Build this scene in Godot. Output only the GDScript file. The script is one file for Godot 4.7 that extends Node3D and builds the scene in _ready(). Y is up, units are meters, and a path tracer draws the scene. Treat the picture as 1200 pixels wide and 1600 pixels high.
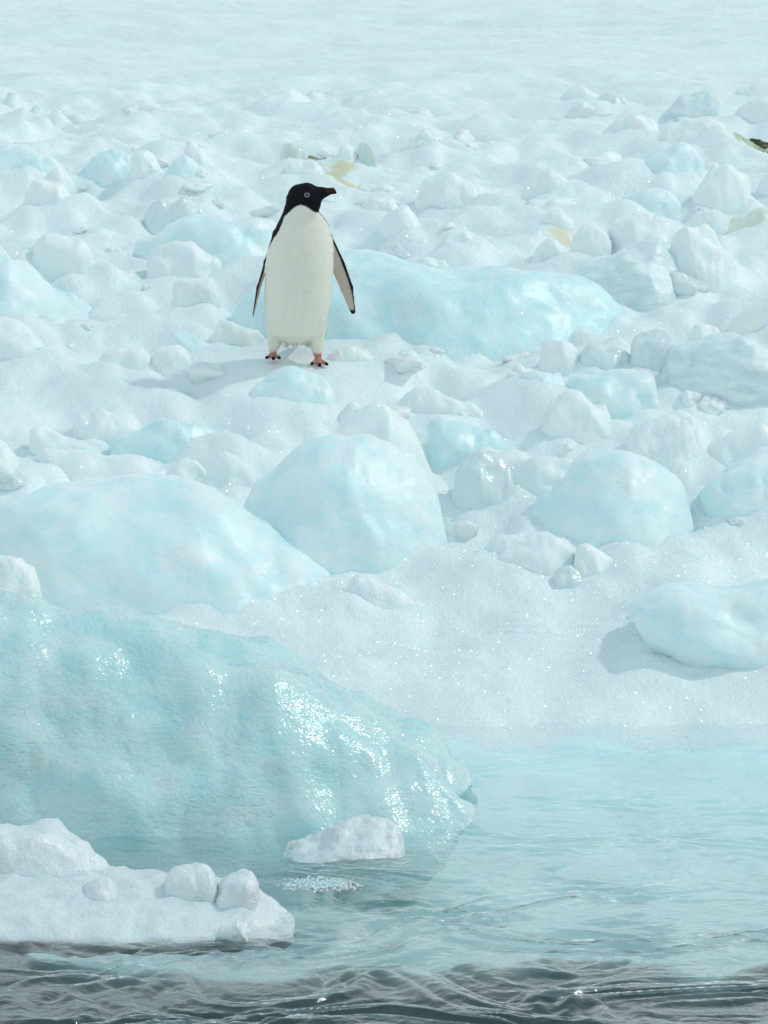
extends Node3D

# ---------------------------------------------------------------- shared state
var M := {}
var n_soft := FastNoiseLite.new()
var n_cell := FastNoiseLite.new()
var n_fine := FastNoiseLite.new()
var n_big := FastNoiseLite.new()
var taken := {}
const PENGUIN := Vector3(-0.3250, 0.846, -20.0)
# height of the snow slope (y) against distance from the shore boat (metres)
var PROFILE := [Vector2(12, -1.5),Vector2(16.6, -0.3),Vector2(17.1, 0),Vector2(17.5, 0.1),Vector2(18, 0.25),Vector2(19, 0.55),Vector2(20, 0.845),Vector2(21, 1.02),Vector2(22, 1.15),Vector2(23.5, 1.29),Vector2(25, 1.4),Vector2(27, 1.5),Vector2(35, 1.85),Vector2(60, 2.9),Vector2(200, 8),Vector2(400, 10)]

func numbered(called: String) -> String:
	var n: int = taken.get(called, -1) + 1
	taken[called] = n
	return called if n == 0 else "%s_%03d" % [called, n]

func tag(o: Node, label: String, category := "", group := "", kind := "") -> void:
	if label: o.set_meta("label", label)
	if category: o.set_meta("category", category)
	if group: o.set_meta("group", group)
	if kind: o.set_meta("kind", kind)

func put(called: String, mesh: Mesh, mat: Material, parent: Node = self) -> MeshInstance3D:
	var o := MeshInstance3D.new()
	o.name = numbered(called) if parent == self else called
	o.mesh = mesh
	o.material_override = mat
	parent.add_child(o, true)
	return o

func noise_tex(kind: int, freq: float, size: int, sd: int, ramp: Array = [], oct := 4, gain := 0.5) -> NoiseTexture2D:
	var n := FastNoiseLite.new()
	n.seed = sd
	n.noise_type = kind
	n.frequency = freq
	n.fractal_octaves = oct
	n.fractal_gain = gain
	n.fractal_type = FastNoiseLite.FRACTAL_FBM if oct > 1 else FastNoiseLite.FRACTAL_NONE
	if kind == FastNoiseLite.TYPE_CELLULAR:
		n.cellular_return_type = FastNoiseLite.RETURN_DISTANCE
	var t := NoiseTexture2D.new()
	t.width = size
	t.height = size
	t.seamless = true
	t.noise = n
	if ramp:
		var g := Gradient.new()
		g.offsets = PackedFloat32Array(ramp.map(func(r): return r[0]))
		g.colors = PackedColorArray(ramp.map(func(r): return lin(r[1])))
		t.color_ramp = g
	return t

# a height texture that repeats without a seam: value noise on lattices that wrap
func wrapped_tex(size: int, first: int, octaves: int, gain: float, sd: int, ridged := false) -> ImageTexture:
	var out := PackedFloat32Array(); out.resize(size * size)
	var rng := RandomNumberGenerator.new(); rng.seed = sd
	var amp := 1.0
	var total := 0.0
	var cells := first
	for o in octaves:
		var lat := PackedFloat32Array(); lat.resize(cells * cells)
		for i in lat.size(): lat[i] = rng.randf()
		for y in size:
			var fy := float(y) * cells / size
			var y0 := int(fy)
			var ty := fy - y0
			ty = ty * ty * (3.0 - 2.0 * ty)
			var r0 := (y0 % cells) * cells
			var r1 := ((y0 + 1) % cells) * cells
			for x in size:
				var fx := float(x) * cells / size
				var x0 := int(fx)
				var tx := fx - x0
				tx = tx * tx * (3.0 - 2.0 * tx)
				var x1 := (x0 + 1) % cells
				var v := lerpf(lerpf(lat[r0 + x0], lat[r0 + x1], tx), lerpf(lat[r1 + x0], lat[r1 + x1], tx), ty)
				if ridged: v = 1.0 - absf(2.0 * v - 1.0)
				out[y * size + x] += v * amp
		total += amp
		amp *= gain
		cells = cells * 2 + 1
	var bytes := PackedByteArray(); bytes.resize(size * size)
	for i in bytes.size(): bytes[i] = int(clampf(out[i] / total, 0.0, 1.0) * 255.0)
	return ImageTexture.create_from_image(Image.create_from_data(size, size, false, Image.FORMAT_L8, bytes))

# a real-world (linear) colour as the sRGB colour that materials take
func lin(c: Color) -> Color:
	return c.linear_to_srgb()

func tri(m: StandardMaterial3D, scale: float) -> void:
	m.uv1_triplanar = true
	m.uv1_world_triplanar = true
	m.uv1_scale = Vector3.ONE * scale

func ice(name_: String, deep: Color, cloudy: Color, back: Color, rough: float, bump: Texture2D, relief: float, sd: int, scale := 1.3) -> void:
	var m := StandardMaterial3D.new()
	m.resource_name = name_
	m.albedo_texture = noise_tex(FastNoiseLite.TYPE_SIMPLEX_SMOOTH, 0.012, 512, sd, [[0.0, deep], [0.38, deep.lerp(cloudy, 0.35)], [0.62, deep.lerp(cloudy, 0.75)], [1.0, cloudy]], 6, 0.62)
	m.roughness = rough
	m.metallic_specular = 0.5
	m.heightmap_enabled = true
	m.heightmap_texture = bump
	m.heightmap_scale = relief
	if back.v > 0.0:
		m.backlight_enabled = true
		m.backlight = back
	m.subsurf_scatter_enabled = true
	m.subsurf_scatter_strength = 0.55
	tri(m, scale)
	M[name_] = m

func materials() -> void:
	var crust := wrapped_tex(512, 13, 5, 0.5, 11)
	var grain := wrapped_tex(512, 23, 5, 0.85, 12)
	var b := Color(0.24, 0.31, 0.33)
	var c2 := Color(0.46, 0.58, 0.60)
	ice("berg", Color(0.54, 0.84, 0.84), Color(0.78, 0.91, 0.915), Color(0.50, 0.66, 0.67), 0.2, grain, 1.3, 21, 1.1)
	M.berg.uv1_scale = Vector3(0.8, 1.5, 0.9)
	var veins: NoiseTexture2D = M.berg.albedo_texture
	var vn: FastNoiseLite = veins.noise
	vn.fractal_type = FastNoiseLite.FRACTAL_RIDGED
	vn.frequency = 0.006
	vn.fractal_gain = 0.55
	vn.domain_warp_enabled = true
	vn.domain_warp_amplitude = 40.0
	veins.color_ramp.offsets = PackedFloat32Array([0.0, 0.35, 0.72, 0.9])
	veins.color_ramp.colors = PackedColorArray([lin(Color(0.52, 0.84, 0.845)), lin(Color(0.65, 0.885, 0.885)), lin(Color(0.82, 0.925, 0.93)), lin(Color(0.64, 0.79, 0.81))])
	ice("blue", Color(0.60, 0.86, 0.885), Color(0.90, 0.95, 0.955), b, 0.46, crust, 1.0, 22)
	M.blue.uv1_scale = Vector3(0.9, 1.5, 1.0)
	ice("azure", Color(0.56, 0.85, 0.88), Color(0.83, 0.93, 0.94), b, 0.42, crust, 1.0, 23)
	ice("pale", Color(0.81, 0.92, 0.93), Color(0.90, 0.95, 0.955), b, 0.5, crust, 1.0, 24)
	ice("clear", Color(0.77, 0.90, 0.91), Color(0.88, 0.94, 0.945), c2, 0.2, crust, 2.0, 25)
	ice("streaked", Color(0.58, 0.73, 0.76), Color(0.87, 0.94, 0.945), b, 0.45, crust, 1.0, 26)
	M.streaked.uv1_scale = Vector3(0.7, 3.4, 1.3)
	ice("grey", Color(0.66, 0.76, 0.79), Color(0.78, 0.85, 0.87), Color(0, 0, 0), 0.4, crust, 2.6, 27)
	ice("greyclear", Color(0.62, 0.76, 0.72), Color(0.74, 0.83, 0.80), b, 0.15, crust, 2.6, 28)
	ice("yellow", Color(0.76, 0.83, 0.72), Color(0.83, 0.89, 0.82), b, 0.3, crust, 2.6, 29)
	ice("brown", Color(0.66, 0.62, 0.50), Color(0.82, 0.87, 0.84), b, 0.3, crust, 2.6, 30, 4.0)
	ice("snow", Color(0.83, 0.905, 0.92), Color(0.88, 0.935, 0.945), Color(0.25, 0.29, 0.3), 0.5, grain, 0.8, 31, 2.0)
	ice("floe", Color(0.68, 0.745, 0.77), Color(0.82, 0.865, 0.885), Color(0.25, 0.28, 0.29), 0.36, grain, 0.9, 35, 2.0)
	ice("slush", Color(0.80, 0.89, 0.90), Color(0.91, 0.95, 0.955), b, 0.25, grain, 0.35, 34, 3.0)
	var s := StandardMaterial3D.new()
	s.resource_name = "snow_cover"
	s.vertex_color_use_as_albedo = true
	s.albedo_color = lin(Color(0.85, 0.92, 0.925))
	s.roughness = 0.5
	s.metallic_specular = 0.5
	s.heightmap_enabled = true
	s.heightmap_texture = grain
	s.heightmap_scale = 0.8
	tri(s, 1.7)
	M.ground = s
	ice("foot", Color(0.55, 0.85, 0.86), Color(0.74, 0.92, 0.925), Color(0, 0, 0), 0.5, crust, 1.0, 33, 0.9)
	var d := StandardMaterial3D.new()
	d.albedo_color = lin(Color(0.012, 0.022, 0.026))
	d.roughness = 0.9
	M.seabed = d
	var w := StandardMaterial3D.new()
	w.resource_name = "water"
	w.transparency = BaseMaterial3D.TRANSPARENCY_ALPHA
	w.albedo_color = Color(0.75, 0.93, 0.94, 0.06)
	w.roughness = 0.04
	w.metallic_specular = 0.5
	w.heightmap_enabled = true
	w.heightmap_texture = noise_tex(FastNoiseLite.TYPE_SIMPLEX_SMOOTH, 0.02, 512, 41, [], 4, 0.5)
	w.heightmap_scale = 0.5
	tri(w, 1.6)
	M.water = w
	var p := StandardMaterial3D.new()
	p.resource_name = "plumage"
	p.vertex_color_use_as_albedo = true
	p.roughness = 0.7
	p.metallic_specular = 0.22
	p.heightmap_enabled = true
	p.heightmap_texture = wrapped_tex(256, 19, 3, 0.6, 51)
	p.heightmap_scale = 0.45
	p.uv1_triplanar = true
	p.uv1_scale = Vector3(14, 6, 14)
	M.plumage = p
	for q in [["eye_black", Color(0.01, 0.01, 0.012), 0.1], ["eye_white", Color(0.42, 0.47, 0.50), 0.4], ["algae", Color(0.045, 0.06, 0.03), 0.7], ["algae_pale", Color(0.24, 0.28, 0.12), 0.7], ["ochre", Color(0.36, 0.34, 0.20), 0.6], ["grit", Color(0.10, 0.11, 0.11), 0.7]]:
		var k := StandardMaterial3D.new()
		k.resource_name = q[0]
		k.albedo_color = lin(q[1])
		k.roughness = q[2]
		M[q[0]] = k
	var c := StandardMaterial3D.new()
	c.resource_name = "crystal"
	c.transparency = BaseMaterial3D.TRANSPARENCY_ALPHA
	c.albedo_color = Color(0.97, 0.99, 1.0, 0.05)
	c.roughness = 0.24
	c.metallic_specular = 0.6
	M.crystal = c

# ---------------------------------------------------------------- grids
# a grid of points, wrapped or not across its second index, as one smooth mesh
func grid_mesh(p: PackedVector3Array, nu: int, nv: int, wrap: bool, colors := PackedColorArray()) -> ArrayMesh:
	var idx := PackedInt32Array()
	var last := nv if wrap else nv - 1
	idx.resize((nu - 1) * last * 6)
	var nrm := PackedVector3Array()
	nrm.resize(p.size())
	var k := 0
	for i in nu - 1:
		for j in last:
			var a := i * nv + j
			var b := i * nv + (j + 1) % nv
			var c := a + nv
			var d := b + nv
			idx[k] = a; idx[k + 1] = b; idx[k + 2] = c
			idx[k + 3] = b; idx[k + 4] = d; idx[k + 5] = c
			k += 6
			var f := (p[c] - p[b]).cross(p[d] - p[a])
			nrm[a] += f; nrm[b] += f; nrm[c] += f; nrm[d] += f
	# front faces turn outwards (closed shapes) or upwards (sheets)
	var turn := not wrap
	if wrap:
		var volume := 0.0
		for i in range(0, idx.size(), 3): volume += p[idx[i]].dot(p[idx[i + 1]].cross(p[idx[i + 2]]))
		turn = volume > 0.0
	if turn:
		for i in range(0, idx.size(), 3):
			var t := idx[i + 1]
			idx[i + 1] = idx[i + 2]
			idx[i + 2] = t
	for i in nrm.size():
		nrm[i] = nrm[i].normalized() * (-1.0 if turn else 1.0)
	var arr := []
	arr.resize(Mesh.ARRAY_MAX)
	arr[Mesh.ARRAY_VERTEX] = p
	arr[Mesh.ARRAY_NORMAL] = nrm
	arr[Mesh.ARRAY_INDEX] = idx
	if colors.size():
		arr[Mesh.ARRAY_COLOR] = colors
	var m := ArrayMesh.new()
	m.add_surface_from_arrays(Mesh.PRIMITIVE_TRIANGLES, arr)
	return m

func along(pts: Array, x: float) -> float:
	var n: int = pts.size() / 2
	if x <= pts[0]: return pts[1]
	for i in n - 1:
		if x <= pts[2 * i + 2]:
			var x0: float = pts[2 * i]; var x1: float = pts[2 * i + 2]
			var y0: float = pts[2 * i + 1]; var y1: float = pts[2 * i + 3]
			var h := x1 - x0
			var m0: float = (y1 - pts[2 * i - 1]) / maxf(x1 - pts[2 * i - 2], 1e-4) if i > 0 else (y1 - y0) / h
			var m1: float = (pts[2 * i + 5] - y0) / maxf(pts[2 * i + 4] - x0, 1e-4) if i < n - 2 else (y1 - y0) / h
			var t := (x - x0) / h
			var t2 := t * t
			var t3 := t2 * t
			return (2 * t3 - 3 * t2 + 1) * y0 + (t3 - 2 * t2 + t) * h * m0 + (-2 * t3 + 3 * t2) * y1 + (t3 - t2) * h * m1
	return pts[2 * n - 1]

# ---------------------------------------------------------------- one block of ice, a closed solid
func block_mesh(b: Array, sd: int) -> ArrayMesh:
	var top: Array = b[5]; var bot: Array = b[6]
	var depth: float = b[4]; var ridge: float = b[8]; var e: float = b[9]; var belly: float = b[10]; var sink: float = b[11]; var rough: float = b[12]; var res: float = b[13]
	var nu := int(26 * res) + 1
	var nv := int(24 * res)
	var x0: float = top[0]; var x1: float = top[top.size() - 2]
	var w := x1 - x0
	var hm := 0.0
	for i in top.size() / 2: hm = maxf(hm, top[2 * i + 1])
	var size := minf(w, hm * 2.0)
	var p := PackedVector3Array(); p.resize(nu * nv)
	var dirs := PackedVector3Array(); dirs.resize(nu * nv)
	for i in nu:
		var t := 0.5 - 0.5 * cos(PI * i / (nu - 1))
		t = lerpf(t, float(i) / (nu - 1), 0.35)
		var x := lerpf(x0, x1, t)
		var T := along(top, x)
		var B := along(bot, x) if bot else -sink - depth * 0.12
		T = maxf(T, B + 0.01)
		var u := absf(2.0 * t - 1.0)
		var D := depth * 0.5 * pow(maxf(1.0 - pow(u, 2.4), 0.0), 1.0 / 2.4)
		var ym := B + belly * (T - B)
		var close := sqrt(maxf(1.0 - pow(u, 16.0), 0.0))
		T = lerpf(ym, T, close)
		B = lerpf(ym, B, close)
		for j in nv:
			var a := TAU * j / nv
			var c := cos(a); var s := sin(a)
			var zz := D * signf(c) * pow(absf(c), e)
			var sy := signf(s) * pow(absf(s), e)
			var yy := ym + (sy * (T - ym) if s >= 0.0 else sy * (ym - B))
			if s > 0.0: zz += ridge * D * 0.8 * sy
			p[i * nv + j] = Vector3(x, yy, zz - depth * 0.5)
			dirs[i * nv + j] = Vector3(signf(2.0 * t - 1.0) * pow(u, 4.0), sy, signf(c) * pow(absf(c), e)).normalized()
	# melted facets
	var rng := RandomNumberGenerator.new(); rng.seed = sd * 77 + 5
	for k in int(b[14]):
		var n := Vector3(rng.randf_range(-0.8, 0.8), rng.randf_range(0.0, 0.9), rng.randf_range(0.35, 1.0) * (1.0 if k % 4 else -1.0)).normalized()
		var far := -1e9
		for q in p: far = maxf(far, q.dot(n))
		var mid := Vector3(0, hm * 0.4, -depth * 0.5).dot(n)
		var cut := mid + (far - mid) * rng.randf_range(0.70, 0.88)
		for i in p.size():
			var over := p[i].dot(n) - cut
			if over > 0.0: p[i] -= n * over * 0.8
	# hollows, ripples and crust
	var o := Vector3(sd * 3.7, sd * 1.3, sd * 5.1)
	for i in p.size():
		var q := p[i] + o
		var big := n_soft.get_noise_3dv(q * (1.6 / size)) * size * 0.05
		var mid := n_soft.get_noise_3dv(q * (5.0 / sqrt(size))) * 0.024 * minf(rough, 1.0) * sqrt(size) + (absf(n_soft.get_noise_3dv(q * (9.0 / sqrt(size)) + Vector3(9, 4, 2))) - 0.3) * 0.016 * minf(rough, 1.0) * sqrt(size)
		var cell := n_cell.get_noise_3dv(q * 9.0)
		var fine := n_fine.get_noise_3dv(q * 26.0) * 0.0035 * rough
		p[i] += dirs[i] * (big + mid + cell * 0.010 * sqrt(size) * rough + fine)
	return grid_mesh(p, nu, nv, true)

# ---------------------------------------------------------------- terrain
func lin_height(d: float) -> float:
	for i in PROFILE.size() - 1:
		var a: Vector2 = PROFILE[i]; var b: Vector2 = PROFILE[i + 1]
		if d <= b.x: return a.y + (b.y - a.y) * (d - a.x) / (b.x - a.x)
	return PROFILE[PROFILE.size() - 1].y

func slope_height(d: float) -> float:
	var s := 0.0
	for k in 5: s += lin_height(d + (k - 2) * 0.14)
	return s / 5.0

# drifts: snow and slush banked up against each block
var drifts := {}

func gather_drifts() -> void:
	for b in BLOCKS:
		if b[2] < 0.02: continue
		var top: Array = b[5]
		var hm := 0.0
		for i in top.size() / 2: hm = maxf(hm, top[2 * i + 1])
		var a: float = (top[top.size() - 2] - top[0]) * 0.5
		var c: float = b[4] * 0.5
		var dc: float = -b[3] + c
		var amount := 0.12 if hm > 0.22 else 0.32
		if b[7] == "azure" and a > 0.5: amount = 0.0
		var row := [b[1] + (top[0] + top[top.size() - 2]) * 0.5, dc, a + 0.02, c + 0.02, minf(hm, 0.3) * amount]
		for k in range(int((dc - c * 2.2) * 5.0), int((dc + c * 2.2) * 5.0) + 1):
			if not drifts.has(k): drifts[k] = []
			drifts[k].append(row)

func drift(x: float, d: float) -> float:
	var h := 0.0
	for r in drifts.get(int(d * 5.0), []):
		var u: float = (x - r[0]) / r[2]
		if absf(u) > 2.0: continue
		var v: float = (d - r[1]) / r[3]
		var e := u * u + v * v
		if e < 4.0: h = maxf(h, r[4] * (1.0 - smoothstep(0.8, 1.9, sqrt(e))))
	return h

func ground_height(x: float, d: float) -> float:
	var h := slope_height(d)
	var rubble := smoothstep(17.6, 18.9, d) * (1.0 - smoothstep(24.2, 27.0, d + 0.35 * x))
	var q := Vector2(x, d)
	var f := 1.0
	var dx := x - PENGUIN.x
	var dp := Vector2(dx, d - 20.0).length()
	f = smoothstep(0.16, 0.5, dp)
	var lumps := 0.0
	if rubble > 0.0:
		var c1 := n_cell.get_noise_2d(x * 3.1 + 40.0, d * 2.3)
		var c2 := n_cell.get_noise_2d(x * 7.3 - 11.0, d * 5.6 + 9.0)
		lumps = -c1 * 0.045 - c2 * 0.028 - 0.078 - n_cell.get_noise_2d(x * 16.0 + 3.0, d * 12.0) * 0.011
	var soft := n_soft.get_noise_2d(x * 1.7, d * 1.7) * 0.06 + n_soft.get_noise_2d(x * 5.0, d * 4.0 + 30.0) * 0.022
	var wind := n_fine.get_noise_2d(x * 4.0, d * 9.0) * 0.010 + n_fine.get_noise_2d(x * 17.0 + 5.0, d * 21.0) * 0.006
	var shore := smoothstep(16.9, 17.6, d)
	var out := h + (lumps * rubble + soft * (0.5 + 0.5 * rubble) * lerpf(0.35, 1.0, shore) * (0.35 if d > 27.0 else 1.0) + wind * lerpf(0.5, 1.0, shore)) * f
	out += drift(x, d) * f
	out -= 0.09 * exp(-pow((x - 0.90) / 0.30, 2.0) - pow((d - 20.65) / 0.35, 2.0))
	if d > 24.0 and d < 30.0:
		out += 0.075 * exp(-pow((x + 0.40) / 0.27, 2.0) - pow((d - 26.1 - 0.4 * x) / 0.16, 2.0)) * (0.7 + 0.9 * n_fine.get_noise_2d(x * 9.0, d * 9.0))
		out += 0.07 * exp(-pow((x + 1.65) / 0.36, 2.0) - pow((d - 25.3) / 0.45, 2.0)) * (0.6 + 1.3 * n_fine.get_noise_2d(x * 5.0, d * 5.0))
		out += 0.05 * n_soft.get_noise_2d(x * 0.5, d * 0.5) * smoothstep(25.5, 27.0, d)
	# firm snow under the bird's feet
	if dp < 0.5:
		var plane := PENGUIN.y - 0.001 + (d - 20.0) * 0.22
		out = lerpf(plane + n_fine.get_noise_2d(x * 17.0, d * 21.0) * 0.004, out, f)
	return out

func spread(fine0: float, fine1: float, step: float, out0: float, out1: float) -> PackedFloat32Array:
	var r := PackedFloat32Array()
	var s := step
	var x := fine0
	var left := []
	while x > out0:
		s *= 1.3
		x = maxf(x - s, out0)
		left.append(x)
	left.reverse()
	for v in left: r.append(v)
	x = fine0
	while x < fine1:
		r.append(x)
		x += step
	s = step
	while x < out1:
		r.append(x)
		s *= 1.3
		x += s
	r.append(out1)
	return r

func sheet(xs: PackedFloat32Array, ds: PackedFloat32Array, what: String) -> ArrayMesh:
	var p := PackedVector3Array(); p.resize(xs.size() * ds.size())
	var col := PackedColorArray()
	if what == "ground": col.resize(p.size())
	var k := 0
	for d in ds:
		for x in xs:
			var y := -2.5
			if what == "ground":
				y = ground_height(x, d)
				col[k] = stain_color(x, d)
			elif what == "water": y = water_height(x, d)
			p[k] = Vector3(x, y, -d)
			k += 1
	return grid_mesh(p, ds.size(), xs.size(), false, col)

func stain_color(x: float, d: float) -> Color:
	var v := 0.95 + 0.05 * n_soft.get_noise_2d(x * 2.3, d * 1.9) + 0.03 * n_fine.get_noise_2d(x * 13.0, d * 9.0)
	var c := Color(v - 0.01, v, v + 0.002)
	for s in STAINS:
		var q := Vector2((x - s[0]) / s[2], (d - s[1]) / s[3])
		if q.length() > 2.0: continue
		var e := n_fine.get_noise_2d(x * 9.0, d * 7.0) * 0.9 + n_fine.get_noise_2d(x * 40.0, d * 20.0) * 0.5
		if q.length() + e < 1.0:
			c = c.lerp(s[4], clampf((1.0 - q.length() - e) * 2.2, 0.0, 0.9))
	return c

# where the photograph shows guano and algae in the snow: x, distance, half width, half depth, colour
var STAINS := [
	[-0.215, 23.55, 0.10, 0.16, Color(0.84, 0.72, 0.46)],
	[-0.17, 23.35, 0.06, 0.12, Color(0.78, 0.62, 0.34)],
	[-0.27, 23.95, 0.10, 0.06, Color(0.42, 0.40, 0.28)],
	[0.715, 22.02, 0.085, 0.12, Color(0.84, 0.74, 0.54)],
	[1.68, 24.3, 0.16, 0.16, Color(0.42, 0.46, 0.26)],
]

func ice_foot_height(x: float, d: float) -> float:
	var h := -0.035 - 0.24 * clampf((17.1 - d) / 2.4, 0.0, 1.0)
	return h + n_soft.get_noise_2d(x * 2.0, d * 2.0) * 0.03 + n_soft.get_noise_2d(x * 6.0, d * 6.0) * 0.012

# the drowned foot of the ice: a shelf with a ragged, undercut lip
func foot_mesh() -> ArrayMesh:
	var xs := spread(-2.2, 2.2, 0.04, -60.0, 60.0)
	var p := PackedVector3Array()
	for x in xs:
		var lip := 14.93 + 0.24 * n_soft.get_noise_2d(x * 0.9, 3.0) + 0.10 * n_soft.get_noise_2d(x * 3.1, 8.0) - 0.05 * clampf(x, -3.0, 3.0)
		for k in 80:
			var d := lerpf(18.0, lip, k / 79.0)
			p.append(Vector3(x, ice_foot_height(x, d) - 0.05 * smoothstep(0.9, 1.0, k / 79.0), -d))
		p.append(Vector3(x, ice_foot_height(x, lip) - 0.12, -lip - 0.03))
		p.append(Vector3(x, ice_foot_height(x, lip) - 0.20, -lip - 0.3))
		p.append(Vector3(x, -1.0, -18.0))
	return grid_mesh(p, xs.size(), 83, false)

func water_height(x: float, d: float) -> float:
	var calm := clampf((17.0 - d) / 3.6, 0.0, 1.0)
	var a := lerpf(0.0022, 0.015, calm * lerpf(0.6, 1.0, calm))
	var wx := x + 0.25 * n_soft.get_noise_2d(x * 1.5, d * 1.5 + 60.0)
	var wd := d + 0.35 * n_soft.get_noise_2d(x * 1.5 + 80.0, d * 1.5)
	var h := n_big.get_noise_2d(wx * 2.1, wd * 4.6) * 1.3
	var cr := n_soft.get_noise_2d(wx * 2.4 + 7.0, wd * 4.6)
	h += pow(1.08 - sqrt(cr * cr + 0.05), 2.0) * 0.9
	var r := n_soft.get_noise_2d(wx * 5.5, wd * 11.0) * lerpf(0.0030, 0.0052, calm) + n_soft.get_noise_2d(wx * 13.0 + 3.0, wd * 21.0) * lerpf(0.0016, 0.0030, calm)
	return a * h + r - 0.004

# ---------------------------------------------------------------- the penguin: one smooth field, meshed as surface nets
# heights, left edge, right edge, half depth, middle depth of the trunk
const TRUNK := [
	[0.062, -0.022, 0.034, 0.035, 0.000], [0.080, -0.058, 0.068, 0.060, 0.000], [0.10, -0.090, 0.098, 0.080, 0.004], [0.16, -0.106, 0.121, 0.098, 0.010], [0.24, -0.110, 0.134, 0.106, 0.012],
	[0.334, -0.105, 0.140, 0.104, 0.010], [0.40, -0.094, 0.139, 0.095, 0.006], [0.44, -0.083, 0.135, 0.086, 0.003], [0.487, -0.066, 0.125, 0.070, 0.0],
	[0.515, -0.051, 0.108, 0.058, -0.002], [0.535, -0.042, 0.090, 0.050, -0.002], [0.56, -0.034, 0.077, 0.044, 0.0], [0.585, -0.028, 0.072, 0.040, 0.002]]
# bones: from, radius, to, radius, flattening axis (0 none, 1 thin across z, 2 thin across x), blend
var BONES := [
	[Vector3(0.020, 0.590, 0.0), 0.045, Vector3(0.044, 0.598, 0.006), 0.042, 0, 0.012],
	[Vector3(0.060, 0.597, 0.010), 0.032, Vector3(0.096, 0.606, 0.016), 0.0175, 0, 0.014],
	[Vector3(0.092, 0.606, 0.016), 0.0170, Vector3(0.138, 0.6115, 0.020), 0.0112, 0, 0.012],
	[Vector3(0.138, 0.6115, 0.020), 0.0112, Vector3(0.148, 0.606, 0.021), 0.0058, 0, 0.004],
	[Vector3(0.072, 0.590, 0.012), 0.026, Vector3(0.112, 0.602, 0.018), 0.0105, 0, 0.012],
	[Vector3(0.062, 0.586, 0.010), 0.033, Vector3(0.073, 0.556, 0.012), 0.0165, 0, 0.016],
	[Vector3(0.074, 0.592, 0.012), 0.026, Vector3(0.082, 0.564, 0.014), 0.0120, 0, 0.014],
	# feathered legs
	[Vector3(-0.060, 0.130, 0.0), 0.046, Vector3(-0.079, 0.040, -0.015), 0.0150, 0, 0.014],
	[Vector3(0.070, 0.130, 0.010), 0.046, Vector3(0.083, 0.036, 0.018), 0.0168, 0, 0.014],
	# shanks and toes
	[Vector3(-0.078, 0.055, -0.015), 0.0125, Vector3(-0.080, 0.026, -0.018), 0.0115, 0, 0.004],
	[Vector3(0.083, 0.048, 0.018), 0.0135, Vector3(0.085, 0.012, 0.016), 0.0120, 0, 0.004],
	[Vector3(-0.080, 0.026, -0.018), 0.010, Vector3(-0.077, 0.017, 0.032), 0.0065, 0, 0.004],
	[Vector3(-0.080, 0.026, -0.018), 0.009, Vector3(-0.055, 0.018, 0.020), 0.0055, 0, 0.004],
	[Vector3(-0.080, 0.026, -0.018), 0.009, Vector3(-0.103, 0.019, 0.020), 0.0055, 0, 0.004],
	[Vector3(0.085, 0.012, 0.016), 0.0105, Vector3(0.092, -0.003, 0.068), 0.0065, 0, 0.004],
	[Vector3(0.085, 0.012, 0.016), 0.0095, Vector3(0.062, 0.000, 0.052), 0.0058, 0, 0.004],
	[Vector3(0.085, 0.012, 0.016), 0.0095, Vector3(0.118, -0.001, 0.054), 0.0058, 0, 0.004],
	# tail
	[Vector3(0.012, 0.10, -0.075), 0.030, Vector3(0.012, 0.060, -0.165), 0.010, 0, 0.02],
	# right-hand flipper in the picture, seen flat
	[Vector3(0.122, 0.435, -0.012), 0.020, Vector3(0.158, 0.345, 0.0), 0.027, 1, 0.008],
	[Vector3(0.158, 0.345, 0.0), 0.027, Vector3(0.190, 0.265, 0.004), 0.023, 1, 0.003],
	[Vector3(0.190, 0.265, 0.004), 0.023, Vector3(0.212, 0.182, 0.006), 0.010, 1, 0.003],
	# left-hand flipper, seen edge on
	[Vector3(-0.074, 0.445, -0.005), 0.024, Vector3(-0.106, 0.345, 0.002), 0.026, 2, 0.008],
	[Vector3(-0.106, 0.345, 0.002), 0.026, Vector3(-0.133, 0.258, 0.008), 0.022, 2, 0.003],
	[Vector3(-0.133, 0.258, 0.008), 0.022, Vector3(-0.150, 0.172, 0.012), 0.009, 2, 0.003],
]

func trunk_row(y: float) -> Array:
	for i in TRUNK.size() - 1:
		var a: Array = TRUNK[i]; var b: Array = TRUNK[i + 1]
		if y <= b[0]:
			var t := clampf((y - a[0]) / (b[0] - a[0]), 0.0, 1.0)
			return [lerpf(a[1], b[1], t), lerpf(a[2], b[2], t), lerpf(a[3], b[3], t), lerpf(a[4], b[4], t)]
	var l: Array = TRUNK[TRUNK.size() - 1]
	return [l[1], l[2], l[3], l[4]]

func bone_distance(b: Array, p: Vector3) -> float:
	var a: Vector3 = b[0]; var c: Vector3 = b[2]
	var q := p
	var k := 1.0
	if b[4]:
		var m := (a + c) * 0.5
		if b[4] == 1:
			q.z = a.z + (p.z - m.z) * 3.4
			a.z = q.z - (p.z - m.z) * 3.4; c.z = a.z
		else:
			var t0 := clampf((p.y - c.y) / (a.y - c.y), 0.0, 1.0)
			var xc := lerpf(c.x, a.x, t0)
			q.x = xc + (p.x - xc) * 3.2
		k = 0.5
	var d := c - a
	var t := clampf((q - a).dot(d) / d.length_squared(), 0.0, 1.0)
	return ((q - a - d * t).length() - lerpf(b[1], b[3], t)) * k

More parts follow.
